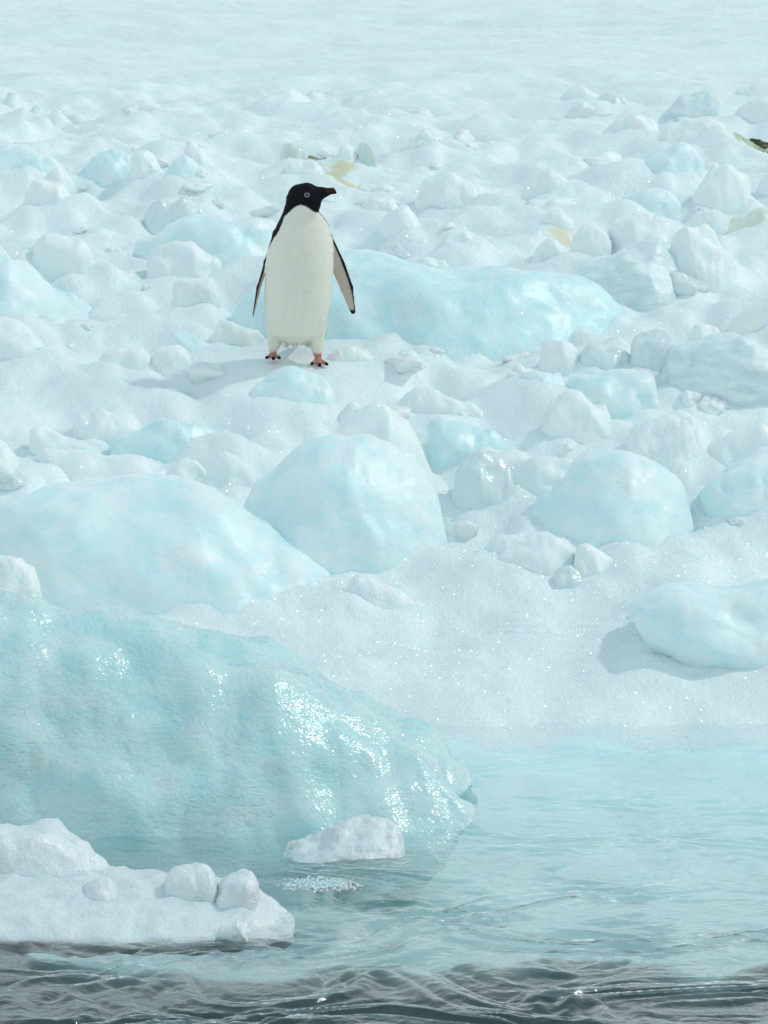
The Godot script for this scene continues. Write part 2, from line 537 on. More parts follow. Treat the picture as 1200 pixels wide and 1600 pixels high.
func field(p: Vector3) -> float:
	var r := trunk_row(p.y)
	var cx: float = (r[0] + r[1]) * 0.5
	var rx: float = (r[1] - r[0]) * 0.5
	var u := Vector2((p.x - cx) / rx, (p.z - r[3]) / r[2])
	var ul := pow(pow(absf(u.x), 2.2) + pow(absf(u.y), 2.2), 1.0 / 2.2)
	var d: float = (ul - 1.0) * minf(rx, r[2])
	d = maxf(d, p.y - 0.59)
	d = maxf(d, 0.062 - p.y)
	for b in BONES:
		var e := bone_distance(b, p)
		var k: float = b[5]
		var h := maxf(k - absf(d - e), 0.0) / k
		d = minf(d, e) - h * h * k * 0.25
	return d

func bird_color(p: Vector3, nrm: Vector3) -> Color:
	var black := Color(0.011, 0.011, 0.013)
	var white := Color(0.82, 0.775, 0.675)
	var pink := Color(0.50, 0.22, 0.19)
	var w := n_fine.get_noise_3dv(p * 60.0) * 0.004
	# feet
	if p.y < 0.039 + w:
		var tip := 1e9
		for k in [11, 12, 13, 14, 15, 16]: tip = minf(tip, p.distance_to(BONES[k][2]))
		if absf(p.x) > 0.045:
			return black if tip < 0.0085 else (pink if p.y < 0.034 + w else pink.lerp(white, 0.5))
	# bill
	if p.x > 0.104 and p.y > 0.56:
		return black.lerp(Color(0.060, 0.022, 0.015), smoothstep(0.112, 0.124, p.x) * smoothstep(0.600, 0.609, p.y) * (1.0 - smoothstep(0.140, 0.146, p.x)))
	# flippers
	if p.x > trunk_row(p.y)[1] + 0.004 and p.y < 0.44 and p.y > 0.15:
		var t := clampf((0.435 - p.y) / 0.26, 0.0, 1.0)
		var rim := along([0.0, 0.136, 0.30, 0.170, 0.62, 0.200, 0.85, 0.214, 1.0, 0.217], t)
		var pale := smoothstep(0.15, 0.35, nrm.z) * (1.0 - smoothstep(rim - 0.002, rim + 0.002, p.x)) * smoothstep(0.184, 0.192, p.y)
		return black.lerp(Color(0.56, 0.44, 0.37), pale)
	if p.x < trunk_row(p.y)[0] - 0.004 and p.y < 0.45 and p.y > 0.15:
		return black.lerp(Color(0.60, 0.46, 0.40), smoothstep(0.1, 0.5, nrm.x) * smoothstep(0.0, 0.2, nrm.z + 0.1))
	# tail and back
	if p.z < -0.095 and p.y < 0.14: return black
	var side := along([0.05, -0.055, 0.16, -0.05, 0.30, -0.040, 0.40, -0.018, 0.45, 0.000, 0.50, 0.012, 0.53, 0.012], p.y)
	side += along([0.05, 0.0, 0.36, 0.0, 0.41, 0.030, 0.47, 0.040, 0.52, 0.030], p.y) * (1.0 - smoothstep(-0.06, -0.01, p.x))
	var show := smoothstep(side - 0.0022, side + 0.0022, p.z + w)
	# hood
	var edge := along([-0.08, 0.490, -0.055, 0.502, -0.040, 0.518, -0.020, 0.536, 0.0, 0.554, 0.018, 0.562, 0.032, 0.562, 0.045, 0.556, 0.060, 0.546, 0.074, 0.538, 0.085, 0.535, 0.12, 0.535], p.x)
	show *= 1.0 - smoothstep(edge - 0.0022, edge + 0.0022, p.y + w * 0.4)
	var vest := white.lerp(Color(0.70, 0.62, 0.46), clampf((0.10 - p.y) * 9.0, 0.0, 0.45) * (0.5 + 0.5 * n_fine.get_noise_3dv(p * Vector3(90, 20, 90))))
	vest = vest.lerp(Color(0.76, 0.68, 0.52), 0.35 * clampf(n_fine.get_noise_3dv(p * Vector3(45, 14, 45)), 0.0, 1.0))
	return black.lerp(vest, show)

func penguin_mesh(cell: float) -> ArrayMesh:
	var lo := Vector3(-0.18, -0.02, -0.19); var hi := Vector3(0.24, 0.65, 0.14)
	var n := Vector3i(((hi - lo) / (cell * 4.0)).ceil())
	var val := {}
	var verts := PackedVector3Array(); var where := {}
	var cells: Array[Vector3i] = []
	var off: Array[Vector3i] = []
	for k in 8: off.append(Vector3i(k & 1, (k >> 1) & 1, (k >> 2) & 1))
	var pairs := [[0, 1], [2, 3], [4, 5], [6, 7], [0, 2], [1, 3], [4, 6], [5, 7], [0, 4], [1, 5], [2, 6], [3, 7]]
	for bz in n.z:
		for by in n.y:
			for bx in n.x:
				var mid := lo + (Vector3(bx, by, bz) + Vector3.ONE * 0.5) * cell * 4.0
				if absf(field(mid)) > cell * 6.0: continue
				for k in 64:
					var c := Vector3i(bx * 4 + (k & 3), by * 4 + ((k >> 2) & 3), bz * 4 + (k >> 4))
					var f := PackedFloat32Array(); f.resize(8)
					var sign_ := 0
					for m in 8:
						var g := c + off[m]
						var v: Variant = val.get(g)
						if v == null:
							v = field(lo + Vector3(g) * cell)
							val[g] = v
						f[m] = v
						if v < 0.0: sign_ += 1
					if sign_ == 0 or sign_ == 8: continue
					var s := Vector3.ZERO; var cnt := 0
					for e in pairs:
						var a := f[e[0]]; var b := f[e[1]]
						if (a < 0.0) != (b < 0.0):
							s += Vector3(off[e[0]]).lerp(Vector3(off[e[1]]), a / (a - b)); cnt += 1
					where[c] = verts.size()
					verts.append(lo + (Vector3(c) + s / cnt) * cell)
					cells.append(c)
	var idx := PackedInt32Array()
	var axes := [[Vector3i(1, 0, 0), Vector3i(0, 1, 0), Vector3i(0, 0, 1)], [Vector3i(0, 1, 0), Vector3i(0, 0, 1), Vector3i(1, 0, 0)], [Vector3i(0, 0, 1), Vector3i(1, 0, 0), Vector3i(0, 1, 0)]]
	for c in cells:
		for ax in axes:
			var v0: float = val[c]; var v1: float = val[c + ax[0]]
			if (v0 < 0.0) == (v1 < 0.0): continue
			var q := [c, c - ax[1], c - ax[1] - ax[2], c - ax[2]]
			if not (where.has(q[1]) and where.has(q[2]) and where.has(q[3])): continue
			var i: Array = q.map(func(w): return where[w])
			if v0 < 0.0: idx.append_array([i[0], i[2], i[1], i[0], i[3], i[2]])
			else: idx.append_array([i[0], i[1], i[2], i[0], i[2], i[3]])
	var volume := 0.0
	for i in range(0, idx.size(), 3): volume += verts[idx[i]].dot(verts[idx[i + 1]].cross(verts[idx[i + 2]]))
	if volume > 0.0:
		for i in range(0, idx.size(), 3):
			var t := idx[i + 1]
			idx[i + 1] = idx[i + 2]
			idx[i + 2] = t
	var nrm := PackedVector3Array(); nrm.resize(verts.size())
	var h := cell * 0.7
	for k in verts.size():
		var v := verts[k]
		nrm[k] = Vector3(field(v + Vector3(h, 0, 0)) - field(v - Vector3(h, 0, 0)), field(v + Vector3(0, h, 0)) - field(v - Vector3(0, h, 0)), field(v + Vector3(0, 0, h)) - field(v - Vector3(0, 0, h))).normalized()
	var col := PackedColorArray(); col.resize(verts.size())
	for k in verts.size(): col[k] = bird_color(verts[k], nrm[k])
	var arr := []; arr.resize(Mesh.ARRAY_MAX)
	arr[Mesh.ARRAY_VERTEX] = verts; arr[Mesh.ARRAY_NORMAL] = nrm; arr[Mesh.ARRAY_INDEX] = idx; arr[Mesh.ARRAY_COLOR] = col
	var m := ArrayMesh.new()
	m.add_surface_from_arrays(Mesh.PRIMITIVE_TRIANGLES, arr)
	return m

func penguin() -> void:
	var o := Node3D.new()
	o.name = "penguin"
	add_child(o)
	o.position = PENGUIN
	o.scale = Vector3(1.0, 1.025, 1.0)
	tag(o, "black and white penguin standing upright on the ice, head turned to the right", "penguin")
	put("body", penguin_mesh(0.0033), M.plumage, o)
	for s in [1.0, -1.0]:
		var at := Vector3(0.0464, 0.5995, 0.006)
		var z := 0.06
		while field(at + Vector3(0, 0, z * s)) > 0.0: z -= 0.0005
		at.z += (z - 0.0035) * s
		var eye := SphereMesh.new()
		eye.radius = 0.0072; eye.height = 0.0144; eye.radial_segments = 20; eye.rings = 10
		var ey := put("eye", eye, M.eye_black, o)
		ey.position = at
		var ring := TorusMesh.new()
		ring.inner_radius = 0.0064; ring.outer_radius = 0.0085; ring.rings = 24; ring.ring_segments = 8
		var rg := put("eye_ring", ring, M.eye_white, ey)
		rg.rotation_degrees = Vector3(90, 0, 0)
		rg.scale = Vector3(1.1, 1, 0.95)
		rg.position = Vector3(0, 0, 0.0035 * s)
	# wet feather tufts hanging along the lower edge of the belly
	var st := SurfaceTool.new()
	st.begin(Mesh.PRIMITIVE_TRIANGLES)
	var rng := RandomNumberGenerator.new(); rng.seed = 4
	for k in 46:
		var x := rng.randf_range(-0.058, 0.064)
		var z := rng.randf_range(0.01, 0.058)
		var a := Vector3(x, 0.074, z)
		var tip := Vector3(x + rng.randf_range(-0.004, 0.004), 0.074 - rng.randf_range(0.010, 0.026), z + rng.randf_range(-0.004, 0.002))
		var r := rng.randf_range(0.0014, 0.003)
		for m in 4:
			st.add_vertex(a + Vector3(cos(m * TAU / 4), 0, sin(m * TAU / 4)) * r)
			st.add_vertex(a + Vector3(cos((m + 1) * TAU / 4), 0, sin((m + 1) * TAU / 4)) * r)
			st.add_vertex(tip)
	st.generate_normals()
	var fm := StandardMaterial3D.new()
	fm.albedo_color = lin(Color(0.58, 0.54, 0.42)); fm.roughness = 0.8
	var fr := put("feather_fringe", st.commit(), fm, o)
	tag(fr, "", "", "", "stuff")

# ---------------------------------------------------------------- small things
func pebble_mesh(sd: int, n := 10) -> ArrayMesh:
	var p := PackedVector3Array()
	var o := Vector3(sd * 2.3, sd * 7.1, sd)
	for i in n:
		for j in n + 4:
			var th := PI * i / (n - 1.0); var ph := TAU * j / (n + 4)
			var d := Vector3(sin(th) * cos(ph), cos(th), sin(th) * sin(ph))
			p.append(d * (1.0 + 0.42 * n_soft.get_noise_3dv(d * 0.9 + o) + 0.25 * n_cell.get_noise_3dv(d * 1.6 + o)))
	return grid_mesh(p, n, n + 4, true)

func rubble() -> void:
	var rng := RandomNumberGenerator.new(); rng.seed = 91
	var shapes := []
	for k in 12: shapes.append(pebble_mesh(k + 3, 14))
	var mats := ["pale", "snow", "pale", "snow", "clear", "pale"]
	for k in 120:
		var d := rng.randf_range(18.6, 25.6)
		var x := rng.randf_range(-1.0, 1.0) * 0.0745 * d
		if Vector2(x - PENGUIN.x, (d - 20.0) * 0.6).length() < 0.24: continue
		var r := lerpf(0.018, 0.085, pow(rng.randf(), 2.2))
		var o := put("ice_chunk", shapes[k % 12], M[mats[k % 6]])
		o.position = Vector3(x, ground_height(x, d) - r * 0.05, -d)
		o.scale = Vector3(r * rng.randf_range(0.9, 1.6), r * rng.randf_range(0.55, 0.9), r)
		o.rotation.y = rng.randf() * TAU
		tag(o, "small pale chunk of ice among the bigger blocks on the slope" if d < 22.0 else "small pale chunk of ice on the upper slope behind the penguin", "ice", "small ice chunks on the slope")

var sown: Array[Transform3D] = []

# loose ice grains frozen to the upper side of a block
func sprinkle(o: MeshInstance3D, rng: RandomNumberGenerator) -> void:
	var a := (o.mesh as ArrayMesh).surface_get_arrays(0)
	var v: PackedVector3Array = a[Mesh.ARRAY_VERTEX]
	var n: PackedVector3Array = a[Mesh.ARRAY_NORMAL]
	var box := o.mesh.get_aabb().size
	for k in int(box.x * (box.y + box.z) * 6000.0):
		var i := rng.randi() % v.size()
		if n[i].y < 0.1: continue
		var up := (n[i] + Vector3(rng.randfn(), rng.randfn(), rng.randfn()) * 0.5).normalized()
		sow(o.position + v[i] + Vector3(rng.randfn(), 0, rng.randfn()) * 0.004, up, lerpf(0.0012, 0.0042, rng.randf()), rng.randf() * TAU)

func sow(at: Vector3, up: Vector3, r: float, turn: float) -> void:
	var side := up.cross(Vector3(cos(turn), 0.31, sin(turn))).normalized()
	sown.append(Transform3D(Basis(side * r, up.cross(side) * r, up * r), at))

func crystals() -> void:
	var rng := RandomNumberGenerator.new(); rng.seed = 17
	var st := SurfaceTool.new()
	st.begin(Mesh.PRIMITIVE_TRIANGLES)
	var v := [Vector3(1, 0, 0), Vector3(0.2, 0.9, 0), Vector3(-1, 0.1, 0), Vector3(-0.1, -0.8, 0)]
	st.set_normal(Vector3(0, 0, 1))
	for i in [0, 2, 1, 0, 3, 2]: st.add_vertex(v[i])
	var mm := MultiMesh.new()
	mm.transform_format = MultiMesh.TRANSFORM_3D
	mm.mesh = st.commit()
	for k in 170000:
		var d := rng.randf_range(16.95, 25.5)
		if rng.randf() < 0.45: d = rng.randf_range(16.95, 19.0)
		var x := rng.randf_range(-1.0, 1.0) * 0.0745 * d
		var up := Vector3(0.2 + rng.randfn(0, 0.5), 1.0, 0.25 + rng.randfn(0, 0.5)).normalized()
		sow(Vector3(x, ground_height(x, d) + 0.003, -d), up, lerpf(0.0012, 0.0042, rng.randf()), rng.randf() * TAU)
	var places := sown
	mm.instance_count = places.size()
	for k in places.size(): mm.set_instance_transform(k, places[k])
	var o := MultiMeshInstance3D.new()
	o.name = "ice_crystals"
	o.multimesh = mm
	o.material_override = M.crystal
	add_child(o)
	tag(o, "glittering loose ice crystals scattered over the snow", "ice crystals", "", "stuff")

func clump(called: String, at: Vector3, size: Vector3, mat: String, count: int, sd: int, label: String, category: String) -> void:
	var rng := RandomNumberGenerator.new(); rng.seed = sd
	var st := SurfaceTool.new()
	st.begin(Mesh.PRIMITIVE_TRIANGLES)
	for k in count:
		var x := rng.randf_range(-1, 1); var z := rng.randf_range(-1, 1)
		if x * x + z * z > 1.0: continue
		var r := rng.randf_range(0.004, 0.011)
		var wx := at.x + x * size.x; var wd := -at.z + z * size.z
		var t := Transform3D(Basis.from_euler(Vector3(rng.randf() * 3, rng.randf() * 3, 0)).scaled(Vector3(r * 1.6, r * 0.8, r)), Vector3(wx, ground_height(wx, wd) + r * 0.2, -wd) - at)
		st.append_from(pebble_mesh(k % 5 + 40, 7), 0, t)
	var o := put(called, st.commit(), M[mat])
	o.position = at
	tag(o, label, category)

func floe() -> void:
	var o := Node3D.new()
	o.name = "ice_floe"
	add_child(o)
	o.position = Vector3(-1.0, 0.0, -13.95)
	tag(o, "white snowy ice floe floating at the lower left, in front of the turquoise block", "ice floe")
	var parts := [
		["slab", [-0.45, 0.05, -0.1, 0.10, 0.12, 0.10, 0.25, 0.09, 0.40, 0.085, 0.52, 0.075, 0.62, 0.062, 0.70, 0.04, 0.745, 0.012, 0.765, 0.0], 0.62, Vector3(0, 0, 0.02), -0.5, 0.95, 3.0, "floe"],
		["peak", [-0.35, 0.05, -0.15, 0.17, -0.02, 0.205, 0.06, 0.21, 0.125, 0.21, 0.17, 0.175, 0.215, 0.12, 0.28, 0.07], 0.34, Vector3(0, 0.0, -0.36), -0.2, 0.8, 2.0, "floe"],
		["lump", [0.41, 0.05, 0.425, 0.105, 0.46, 0.13, 0.51, 0.135, 0.55, 0.12, 0.575, 0.06], 0.16, Vector3(0, 0.0, -0.22), -0.1, 0.9, 1.6, "floe"],
		["lump", [0.545, 0.05, 0.57, 0.10, 0.60, 0.115, 0.64, 0.13, 0.665, 0.10, 0.675, 0.05], 0.16, Vector3(0, 0.0, -0.20), -0.1, 0.9, 1.5, "floe"],
		["lump", [0.19, 0.06, 0.215, 0.095, 0.25, 0.115, 0.285, 0.10, 0.31, 0.06], 0.14, Vector3(0, 0.0, -0.17), -0.1, 0.9, 1.4, "floe"],
		["clear_shard", [0.555, 0.0, 0.575, 0.035, 0.60, 0.042, 0.625, 0.055, 0.64, 0.03, 0.65, 0.0], 0.05, Vector3(0, 0.0, 0.03), -0.1, 0.9, 1.3, "clear"],
	]
	var sd := 300
	for q in parts:
		var b := ["", 0, 0, 0, q[2], q[1], [], "", q[4], q[5], 0.45, 0.0, 1.6, q[6], 0]
		var c := put(q[0], block_mesh(b, sd), M[q[7]], o)
		c.position = q[3]
		sd += 1

func grains(spread_: Vector3, count: int, r0: float, r1: float, sd: int) -> ArrayMesh:
	var rng := RandomNumberGenerator.new(); rng.seed = sd
	var st := SurfaceTool.new()
	st.begin(Mesh.PRIMITIVE_TRIANGLES)
	var shapes := []
	for k in 6: shapes.append(pebble_mesh(60 + k, 5))
	for k in count:
		var x := rng.randfn(0.0, 0.42); var z := rng.randfn(0.0, 0.45)
		var e := x * x + z * z
		if e > 1.0: continue
		var r := lerpf(r0, r1, pow(rng.randf(), 2.0))
		var y := spread_.y * (1.0 - e) * (0.75 + 0.5 * n_soft.get_noise_2d(x * 2.0, z * 2.0 + sd))
		st.append_from(shapes[k % 6], 0, Transform3D(Basis.from_euler(Vector3(rng.randf(), rng.randf() * TAU, rng.randf())).scaled(Vector3(r * 1.4, r * 0.9, r * 1.2)), Vector3(x * spread_.x, y + r * 0.1, z * spread_.z)))
	return st.commit()

func brash() -> void:
	var o := put("brash_ice", grains(Vector3(0.12, 0.004, 0.11), 700, 0.0018, 0.005, 33), M.slush)
	o.position = Vector3(-0.178, 0.0, -14.66)
	tag(o, "patch of floating ice crumbs in the water right of the floe", "brash ice", "", "stuff")

# x, y, z of the front foot of each block, its depth, outline of its crest, underside, ice, crest place, squareness, widest height, sunk part, roughness, detail, facets, turn, label, category, group
var BLOCKS := [
	["ice_berg",-0.544,-0.000,-15.240,0.950,[-0.86,0.485,-0.707,0.612,-0.562,0.617,-0.498,0.602,-0.425,0.542,-0.324,0.532,-0.214,0.546,-0.066,0.534,0.063,0.512,0.193,0.461,0.304,0.396,0.433,0.316,0.562,0.259,0.672,0.203,0.755,0.124,0.811,0.052,0.828,0.012],[-0.82,-0.434,0.012,-0.396,0.366,-0.34,0.579,-0.246,0.721,-0.116,0.791,-0.004,0.82,0.044],"berg",-0.55,0.95,0.3,0.35,1.5,4,2,0,"large turquoise block of clear ice grounded in the shallows at the left","ice",""],
	["ice_block",-0.756,0.192,-17.808,0.800,[-0.659,0.336,-0.519,0.359,-0.33,0.392,-0.181,0.418,-0.032,0.429,0.117,0.412,0.224,0.358,0.33,0.301,0.437,0.247,0.544,0.2,0.608,0.124,0.625,0.045],[],"blue",-0.5,0.9,0.38,0.07,0.5,3,5,0,"long rounded blue ice block behind the turquoise block at the left","ice",""],
	["ice_block",-0.141,0.312,-18.208,0.621,[-0.374,0.217,-0.321,0.277,-0.236,0.34,-0.139,0.415,-0.053,0.459,0.023,0.468,0.077,0.463,0.163,0.416,0.26,0.341,0.335,0.245,0.365,0.149,0.369,0.075],[],"blue",-0.3,0.95,0.35,0.07,0.5,3,5,0,"big smooth egg shaped ice block at the centre, below the penguin","ice",""],
	["snow_lump",-1.179,0.346,-17.024,0.211,[-0.132,0.166,-0.055,0.201,0.005,0.2,0.055,0.176,0.095,0.123,0.118,0.044],[],"snow",-0.35,0.85,0.22,0.07,1,2,1,0,"white snowy lump at the left edge above the turquoise block","ice",""],
	["ice_block",1.126,0.110,-17.452,0.500,[-0.341,0.145,-0.325,0.192,-0.283,0.222,-0.201,0.247,-0.078,0.255,0.046,0.255,0.169,0.251,0.292,0.212,0.373,0.119],[-0.352,0.16,-0.316,0.11,-0.275,0.047,-0.194,-0.003,-0.073,-0.037,0.049,-0.085,0.19,-0.116,0.352,-0.074],"blue",-0.1,0.9,0.5,0.07,0.5,3,4,0,"overhanging rounded ice block at the right edge casting a shadow on the shore","ice",""],
	["ice_lump",0.841,0.100,-18.194,0.077,[-0.044,0.024,-0.029,0.049,0.005,0.055,0.039,0.027,0.047,-0.004],[],"pale",-0.35,0.85,0.22,0.07,1,1,1,0,"small grey ice lump tucked behind the overhanging right block","ice",""],
	["ice_block",0.752,0.369,-18.400,0.515,[-0.302,0.069,-0.286,0.149,-0.243,0.187,-0.144,0.2,-0.116,0.244,-0.058,0.288,0.04,0.31,0.116,0.295,0.203,0.245,0.278,0.17,0.316,0.106,0.323,0.043],[],"blue",-0.3,0.9,0.38,0.07,0.5,3,5,0,"domed ice block with a grey hollow near its top, right of centre","ice",""],
	["ice_block",1.287,0.431,-18.608,0.416,[-0.233,0.036,-0.195,0.111,-0.129,0.165,-0.052,0.202,0.024,0.233,0.134,0.254,0.262,0.136],[],"blue",-0.2,0.85,0.4,0.07,1,2,5,0,"blue ice block cut by the right edge, right of the domed block","ice",""],
	["ice_block",0.179,0.825,-20.284,0.750,[-0.845,0.042,-0.78,0.115,-0.697,0.203,-0.613,0.269,-0.468,0.328,-0.348,0.345,-0.179,0.327,0.014,0.31,0.207,0.3,0.352,0.291,0.496,0.263,0.616,0.23,0.724,0.198,0.795,0.147,0.852,0.025],[],"azure",-0.45,0.8,0.25,0.07,0.5,4,6,0,"long turquoise ice block directly behind the penguin","ice",""],
	["ice_slab",0.887,0.847,-20.886,0.420,[-0.263,0.168,-0.15,0.236,-0.002,0.296,0.121,0.334,0.231,0.36,0.271,0.33,0.281,0.218,0.27,0.054],[],"streaked",-0.5,0.8,0.22,0.07,1,2.5,5,0,"tilted ice slab with grey streaks behind the long turquoise block","ice",""],
	["ice_block",1.208,0.961,-21.140,0.219,[-0.123,0.188,-0.084,0.28,-0.022,0.297,0.052,0.272,0.101,0.211,0.136,0.114,0.105,0.017],[],"pale",-0.35,0.85,0.22,0.07,1,2,5,0,"tall rounded ice block against the right side of the tilted slab","ice",""],
	["ice_slab",-1.304,0.921,-20.440,0.600,[-0.357,0.26,-0.2,0.288,-0.103,0.233,-0.006,0.16,0.091,0.1,0.214,0.029,0.318,-0.006],[],"blue",-0.7,0.8,0.22,0.07,1,2.5,5,0,"smooth ice slab sloping down to the right at the left edge","ice",""],
	["snow_lump",-1.350,0.830,-19.980,0.275,[-0.214,0.136,-0.053,0.167,0.04,0.132,0.135,0.062,0.195,0.004],[],"pale",-0.35,0.85,0.22,0.07,1,2,2,0,"white mound below the sloping slab at the left edge","ice",""],
	["ice_lump",-0.775,0.818,-19.936,0.138,[-0.084,0.023,-0.061,0.075,-0.011,0.098,0.043,0.087,0.074,0.041,0.079,-0.003],[],"pale",-0.35,1,0.45,0.07,1,1.6,0,0,"ball shaped pale ice lump left of the penguin","ice",""],
	["ice_lump",-0.933,0.817,-19.928,0.135,[-0.12,0.025,-0.077,0.073,0.004,0.082,0.074,0.054,0.114,-0],[],"pale",-0.35,0.85,0.22,0.07,1,1.6,2,0,"pale ice lump left of the ball shaped one","ice",""],
	["ice_slab",-0.641,0.852,-20.080,0.220,[-0.175,0.028,-0.138,0.088,-0.087,0.08,-0.016,0.056,0.101,0.049,0.153,0.015,0.167,-0.005],[],"blue",-0.35,0.85,0.22,0.07,1,1.6,5,0,"low wedge of ice between the ball shaped lump and the penguin","ice",""],
	["ice_lump",-0.541,0.903,-20.176,0.126,[-0.112,0.012,-0.075,0.068,-0.035,0.077,0,0.053,0.071,0.037,0.109,-0.002],[],"pale",-0.35,0.85,0.22,0.07,1,1,5,0,"shaded ice lump at the left end of the long turquoise block","ice",""],
	["snow_lump",-0.125,0.835,-20.000,0.104,[-0.1,0.004,-0.061,0.047,-0.003,0.063,0.055,0.052,0.1,0.011],[],"snow",-0.35,0.85,0.22,0.07,1,1.6,1,0,"small snow mound right beside the penguin's foot","ice",""],
	["ice_block",0.714,0.708,-19.540,0.249,[-0.274,0.039,-0.246,0.106,-0.188,0.135,-0.097,0.139,-0.063,0.116,-0.028,0.132,0.063,0.143,0.2,0.139,0.256,0.106,0.283,0.027],[],"blue",-0.35,0.85,0.4,0.07,1,2,3,0,"double lobed pale ice block right of the penguin","ice",""],
	["ice_block",0.676,0.608,-19.200,0.229,[-0.131,0.027,-0.104,0.108,-0.07,0.176,-0.025,0.205,0.042,0.182,0.109,0.142,0.14,0.043],[],"pale",-0.35,0.85,0.4,0.07,1,2,3,0,"upright ice lump in front of the double lobed block","ice",""],
	["ice_lump",0.645,0.825,-19.964,0.140,[-0.08,0.028,-0.059,0.089,-0.017,0.11,0.03,0.094,0.071,0.043,0.085,0.004],[],"snow",-0.35,0.85,0.22,0.07,1,1,5,0,"snowy lump at the foot of the long turquoise block","ice",""],
	["ice_lump",0.804,0.822,-19.948,0.135,[-0.101,0.021,-0.065,0.082,0.009,0.075,0.09,0.059,0.106,0.009],[],"clear",-0.35,0.85,0.22,0.07,1,1,5,0,"glassy ice piece beside the snowy lump, under the long block's end","ice",""],
	["ice_lump",0.977,0.817,-19.928,0.155,[-0.088,0.038,-0.059,0.135,-0.001,0.149,0.057,0.144,0.096,0.09,0.087,0.002],[],"clear",-0.35,0.85,0.22,0.07,1,1.5,5,0,"crumbly glittering ice piece right of the long block's end","ice",""],
	["ice_block",1.251,0.738,-19.640,0.366,[-0.266,0.037,-0.214,0.138,-0.133,0.207,0.018,0.222,0.133,0.195,0.29,0.119],[],"streaked",-0.35,0.85,0.4,0.07,1,2.5,5,0,"wide ice block with grey veins at the right edge","ice",""],
	["ice_lump",1.185,0.899,-20.312,0.092,[-0.068,0.01,-0.027,0.046,0.02,0.056,0.055,0.037,0.074,0.002],[],"pale",-0.35,0.85,0.22,0.07,1,1,5,0,"small lump on top edge behind the wide grey veined block","ice",""],
	["ice_lump",1.415,0.938,-20.536,0.147,[-0.129,0.002,-0.063,0.037,0.021,0.089,0.139,0.07],[],"pale",-0.35,0.85,0.22,0.07,1,1,1,0,"grey ice lump on the bare snow at the right edge","ice",""],
	["snow_lump",1.001,0.553,-19.012,0.285,[-0.161,0.034,-0.145,0.126,-0.088,0.169,0.001,0.196,0.112,0.203,0.176,0.173,0.166,0.081,0.101,-0.023],[],"snow",-0.35,0.85,0.22,0.07,1,2,2,0,"broad glittering snow mound above the domed block","ice",""],
	["snow_lump",1.267,0.558,-19.028,0.245,[-0.183,0,-0.144,0.076,-0.043,0.12,0.068,0.147,0.199,0.079],[],"pale",-0.35,0.85,0.22,0.07,1,1.6,5,0,"snow mound at the right edge above the cut blue block","ice",""],
	["ice_block",0.013,0.514,-18.884,0.300,[-0.207,0.204,-0.102,0.245,-0.013,0.28,0.031,0.244,0.097,0.177,0.146,0.077,0.208,0.003],[],"pale",-0.35,0.85,0.22,0.07,1,1.6,4,0,"sharp edged ice block peeping out behind the egg shaped block","ice",""],
	["ice_slab",0.294,0.581,-19.108,0.239,[-0.153,0.005,-0.142,0.135,-0.07,0.144,0.041,0.114,0.131,0.066,0.157,0.005],[],"azure",-0.35,0.85,0.22,0.07,1,1.6,5,0,"flat turquoise ice slab right of the egg shaped block","ice",""],
	["ice_block",0.344,0.465,-18.720,0.205,[-0.119,0.024,-0.093,0.132,-0.038,0.187,0.028,0.193,0.071,0.165,0.11,0.088,0.123,0.008],[],"clear",-0.35,0.85,0.22,0.07,1,2,4,0,"glinting wet ice block left of the domed block","ice",""],
	["ice_lump",0.550,0.511,-18.872,0.197,[-0.115,0.003,-0.077,0.089,0,0.118,0.077,0.118,0.114,0.075,0.121,-0.009],[],"pale",-0.35,0.85,0.22,0.07,1,1.5,5,0,"low wet ice lump half hidden behind the domed block","ice",""],
	["ice_slab",0.487,0.312,-18.208,0.231,[-0.162,0.026,-0.136,0.099,-0.061,0.13,0.045,0.137,0.13,0.099,0.168,0.059],[],"pale",-0.35,0.85,0.22,0.07,1,2,3,0,"low pale ice slab below the domed block","ice",""],
	["ice_slab",0.726,0.302,-18.176,0.174,[-0.099,0.002,-0.08,0.104,-0.037,0.107,0.037,0.075,0.09,0.032,0.106,-0.009],[],"pale",-0.35,0.85,0.22,0.07,1,1.6,3,0,"pale ice wedge touching the right end of the low slab","ice",""],
	["ice_lump",0.602,0.290,-18.136,0.100,[-0.057,0.005,-0.032,0.055,0.021,0.068,0.053,0.039,0.061,0.001],[],"clear",-0.35,0.85,0.22,0.07,1,1.5,5,0,"rough little ice lump in front of the pale wedge","ice",""],
	["ice_lump",0.021,0.225,-17.920,0.200,[-0.171,0.029,-0.136,0.106,-0.073,0.117,0,0.089,0.063,0.047,0.171,0.008],[],"snow",-0.35,0.85,0.22,0.07,1,1.8,1,0,"snow capped lump at the foot of the egg shaped block","ice",""],
	["ice_slab",0.478,0.168,-17.728,0.150,[-0.123,0.007,-0.065,0.038,0.039,0.05,0.111,0.033,0.127,-0.001],[],"pale",-0.35,0.85,0.22,0.07,1,1,2,0,"thin flat ice plate lying on the glittering shore snow","ice",""],
	["ice_slab",1.259,0.238,-18.486,0.198,[-0.214,-0.01,-0.094,0.036,-0.008,0.087,0.079,0.113,0.228,0.04],[],"pale",-0.35,0.85,0.22,0.07,1,1.8,5,0,"ice ridge behind the overhanging block at the right edge","ice",""],
	["ice_lump",-0.973,0.637,-19.296,0.201,[-0.133,-0.003,-0.112,0.081,-0.063,0.121,0.027,0.103,0.095,0.07,0.123,-0.003],[],"pale",-0.35,0.85,0.22,0.07,1,1.6,5,0,"grey white lump above the slanted plate on the left","ice",""],
